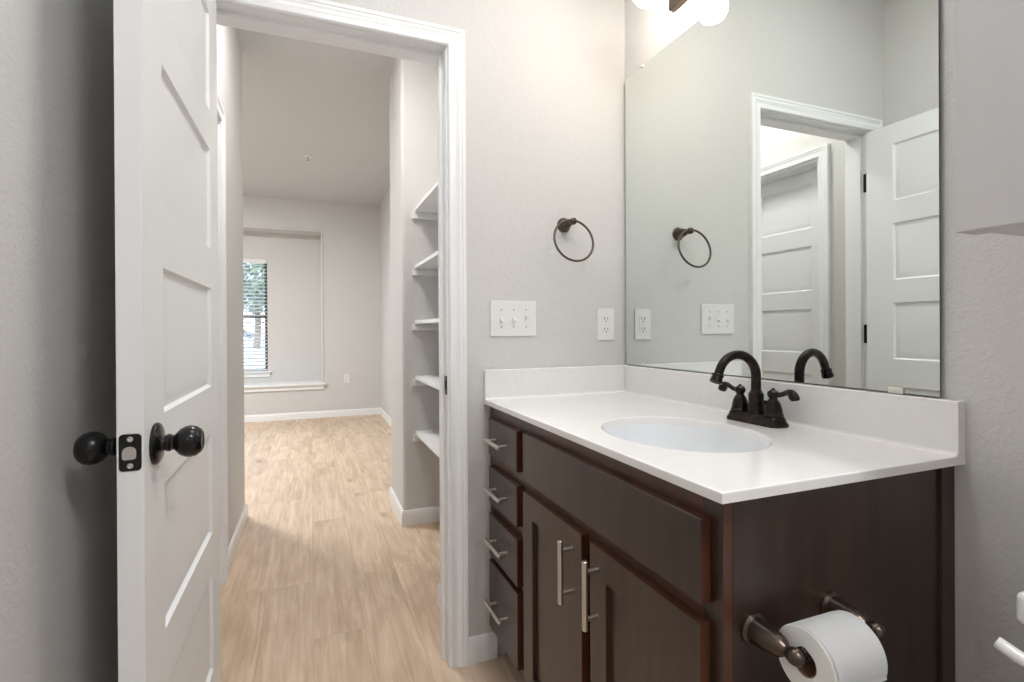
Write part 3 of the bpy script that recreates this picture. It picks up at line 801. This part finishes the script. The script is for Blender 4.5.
# ------------------------------------------------------------------ wall cabinet over the toilet
wc = thing('wall_cabinet', 'pale grey painted cabinet on the wall right of the mirror', 'cabinet', (.955, .11, 1.24))
KX, KY1, KZ0, KZ1 = .800, .4215, 1.240, 2.10
bm = B(KX+.045, XR-.0005, KY1-.62, KY1-.004, KZ0+.004, KZ1, .001)
obj('cabinet_box', bm, M_WCAB, wc)
obj('face_frame', B(KX+.020, KX+.045, KY1-.624, KY1, KZ0, KZ1, .001), M_WCAB, wc)
for y0, y1 in ((KY1-.309, KY1-.0005), (KY1-.621, KY1-.313)):
    bm = bmesh.new(); box(bm, KX, KX+.0195, y0, y1, KZ0+.0002, KZ1-.002, .002)
    dr = obj('door', bm, M_WCAB, wc)

# ------------------------------------------------------------------ toilet
to = thing('toilet', 'white toilet beside the vanity with its tank and flush lever at the frame edge', 'toilet', (.80, .175, 0))
TY0, TY1 = -.040, .397
obj('tank', B(.900, XR-.012, TY0+.003, TY1-.003, .395, .712, .012, 4), M_TOILET, to)
obj('tank_lid', B(.884, XR-.006, TY0-.004, TY1+.003, .713, .757, .009, 4), M_TOILET, to)
bm = bmesh.new()
lathe(bm, [(.012, 0), (.012, .010), (.008, .013)], axis_m((.900, .330, .672), (-1, 0, 0)), n=20)
tube(bm, spline([(.884, .325, .670), (.872, .352, .673), (.862, .380, .681), (.857, .405, .691)], 6), [.0075]*10+[.0085]*8+[.0082], n=14)
obj('flush_lever', bm, M_TOILET, to)
bm = bmesh.new(); cy_ = .17
def ovr(cx_, rx, ry, z, k=40): return [bm.verts.new((cx_+rx*cos(2*pi*i/k)*(1.0), cy_+ry*sin(2*pi*i/k), z)) for i in range(k)]
rg = [ovr(.74, .13, .11, 0), ovr(.74, .125, .10, .06), ovr(.72, .13, .10, .16), ovr(.70, .17, .13, .26), ovr(.68, .21, .17, .34), ovr(.67, .235, .183, .385), ovr(.67, .235, .183, .398), ovr(.67, .18, .13, .398), ovr(.68, .14, .10, .32), ovr(.70, .06, .05, .25)]
for a, b in zip(rg, rg[1:]):
    for i in range(40): bm.faces.new([a[i], a[(i+1) % 40], b[(i+1) % 40], b[i]])
bm.faces.new(rg[0]); bm.faces.new(rg[-1])
box(bm, .86, 1.06, .09, .25, .0, .395, .02, 3)
obj('bowl', bm, M_TOILET, to)
bm = bmesh.new(); ra = ovr(.665, .235, .185, .400); rb = ovr(.665, .240, .190, .412); rc = ovr(.665, .225, .175, .430)
for a, b in ((ra, rb), (rb, rc)):
    for i in range(40): bm.faces.new([a[i], a[(i+1) % 40], b[(i+1) % 40], b[i]])
bm.faces.new(ra); bm.faces.new(rc)
obj('seat_lid', bm, M_TOILET, to)

# ------------------------------------------------------------------ ceiling sprinkler in the far room
sk = thing('fire_sprinkler', 'small white fire sprinkler head on the far room ceiling', 'sprinkler', (-.019, 5.247, H))
bm = bmesh.new(); lathe(bm, [(.036, 0), (.036, -.004), (.022, -.009), (.014, -.009)], Matrix.Translation((-.019, 5.247, H)), n=28); obj('escutcheon', bm, M_PLATE, sk)
bm = bmesh.new(); lathe(bm, [(.010, -.006), (.010, -.016), (.005, -.022), (.004, -.036), (.016, -.038), (.016, -.040), (0, -.041)], Matrix.Translation((-.019, 5.247, H)), n=20); obj('sprinkler_head', bm, M_STEEL, sk)

# ------------------------------------------------------------------ outdoors beyond the window
obj('ground', B(-60, 40, YF+.52, 140, -.16, -.08), M_CONC, kind=st)
def tree(x, y, hgt, cr, n, label):
    t = thing('tree', label, 'tree', (x, y, -.08))
    bm = bmesh.new(); tube(bm, spline([(x, y, -.1), (x+.1, y, hgt*.25), (x-.1, y+.1, hgt*.5), (x, y, hgt*.8)], 5), [.24-.011*i for i in range(16)], n=10)
    for k in range(6):
        a = k*1.05; tube(bm, [(x, y, hgt*.42), (x+cos(a)*cr*.35, y+sin(a)*cr*.35, hgt*.62), (x+cos(a)*cr*.7, y+sin(a)*cr*.7, hgt*.72)], [.09, .06, .03], n=7)
    obj('trunk', bm, M_BARK, t)
    bm = bmesh.new()
    for k in range(n):
        while True:
            p = Vector((random.uniform(-1, 1), random.uniform(-1, 1), random.uniform(-1, 1)))
            if .25 < p.length < 1: break
        c = Vector((x+p.x*cr, y+p.y*cr, hgt*.66+p.z*hgt*.36))
        s = random.uniform(.10, .22); u = Vector((random.gauss(0, 1), random.gauss(0, 1), random.gauss(0, 1))).normalized(); v = u.orthogonal().normalized()
        w_ = u.cross(v)
        bm.faces.new([bm.verts.new(c+v*s), bm.verts.new(c+w_*s*.5), bm.verts.new(c-v*s), bm.verts.new(c-w_*s*.5)])
    obj('foliage', bm, M_LEAF, t, recalc=False)
tree(-3.4, 38, 7.6, 3.0, 5000, 'leafy green tree seen through the upper blind of the far window')
bd = thing('far_house', 'pale house far beyond the window below the tree crown', 'house', (-10, 112, -.08))
bm = B(-26, 4, 108, 120, -.08, 6.6); obj('wall', bm, M_BRICK, bd)
bm = bmesh.new(); prism(bm, [(106.5, 6.6), (121.5, 6.6), (114, 10.5)], -27, 5, fmap=lambda a, b, d: (d, a, b)); obj('roof', bm, M_ROOF, bd)
for x in (-20, -13.5, -6, 0): obj('house_window', B(x, x+1.6, 107.93, 108.01, 1.2, 2.8), M_CARGL, bd)
car = thing('car', 'dark blue grey car parked far away, low in the window', 'car', (-10.4, 90, -.08))
bm = bmesh.new(); cx_ = -12.6
body = [(0, .30), (0, .75), (.15, .88), (1.0, .98), (1.55, 1.42), (2.9, 1.45), (3.6, 1.02), (4.3, .92), (4.42, .7), (4.42, .30)]
prism(bm, [(cx_+a, b-.08) for a, b in body], 89.1, 90.9, fmap=ym)
bmesh.ops.bevel(bm, geom=[e for e in bm.edges if abs(e.verts[0].co.y-e.verts[1].co.y) < .01], offset=.06, segments=2, profile=.5, affect='EDGES')
cb = obj('body', bm, M_CAR, car)
bm = bmesh.new(); prism(bm, [(cx_+a, b-.08) for a, b in [(1.15, 1.0), (1.62, 1.36), (2.82, 1.38), (3.35, 1.03)]], 89.07, 90.93, fmap=ym); obj('side_windows', bm, M_CARGL, car)
for a in (.85, 3.55):
    for y in (89.1, 90.75):
        bm = bmesh.new(); lathe(bm, [(0, 0), (.19, 0), (.20, .02), (.33, .02), (.33, .15), (0, .15)], axis_m((cx_+a, y-.02, .25), (0, 1, 0)), n=24); obj('wheel', bm, M_TYRE, car)
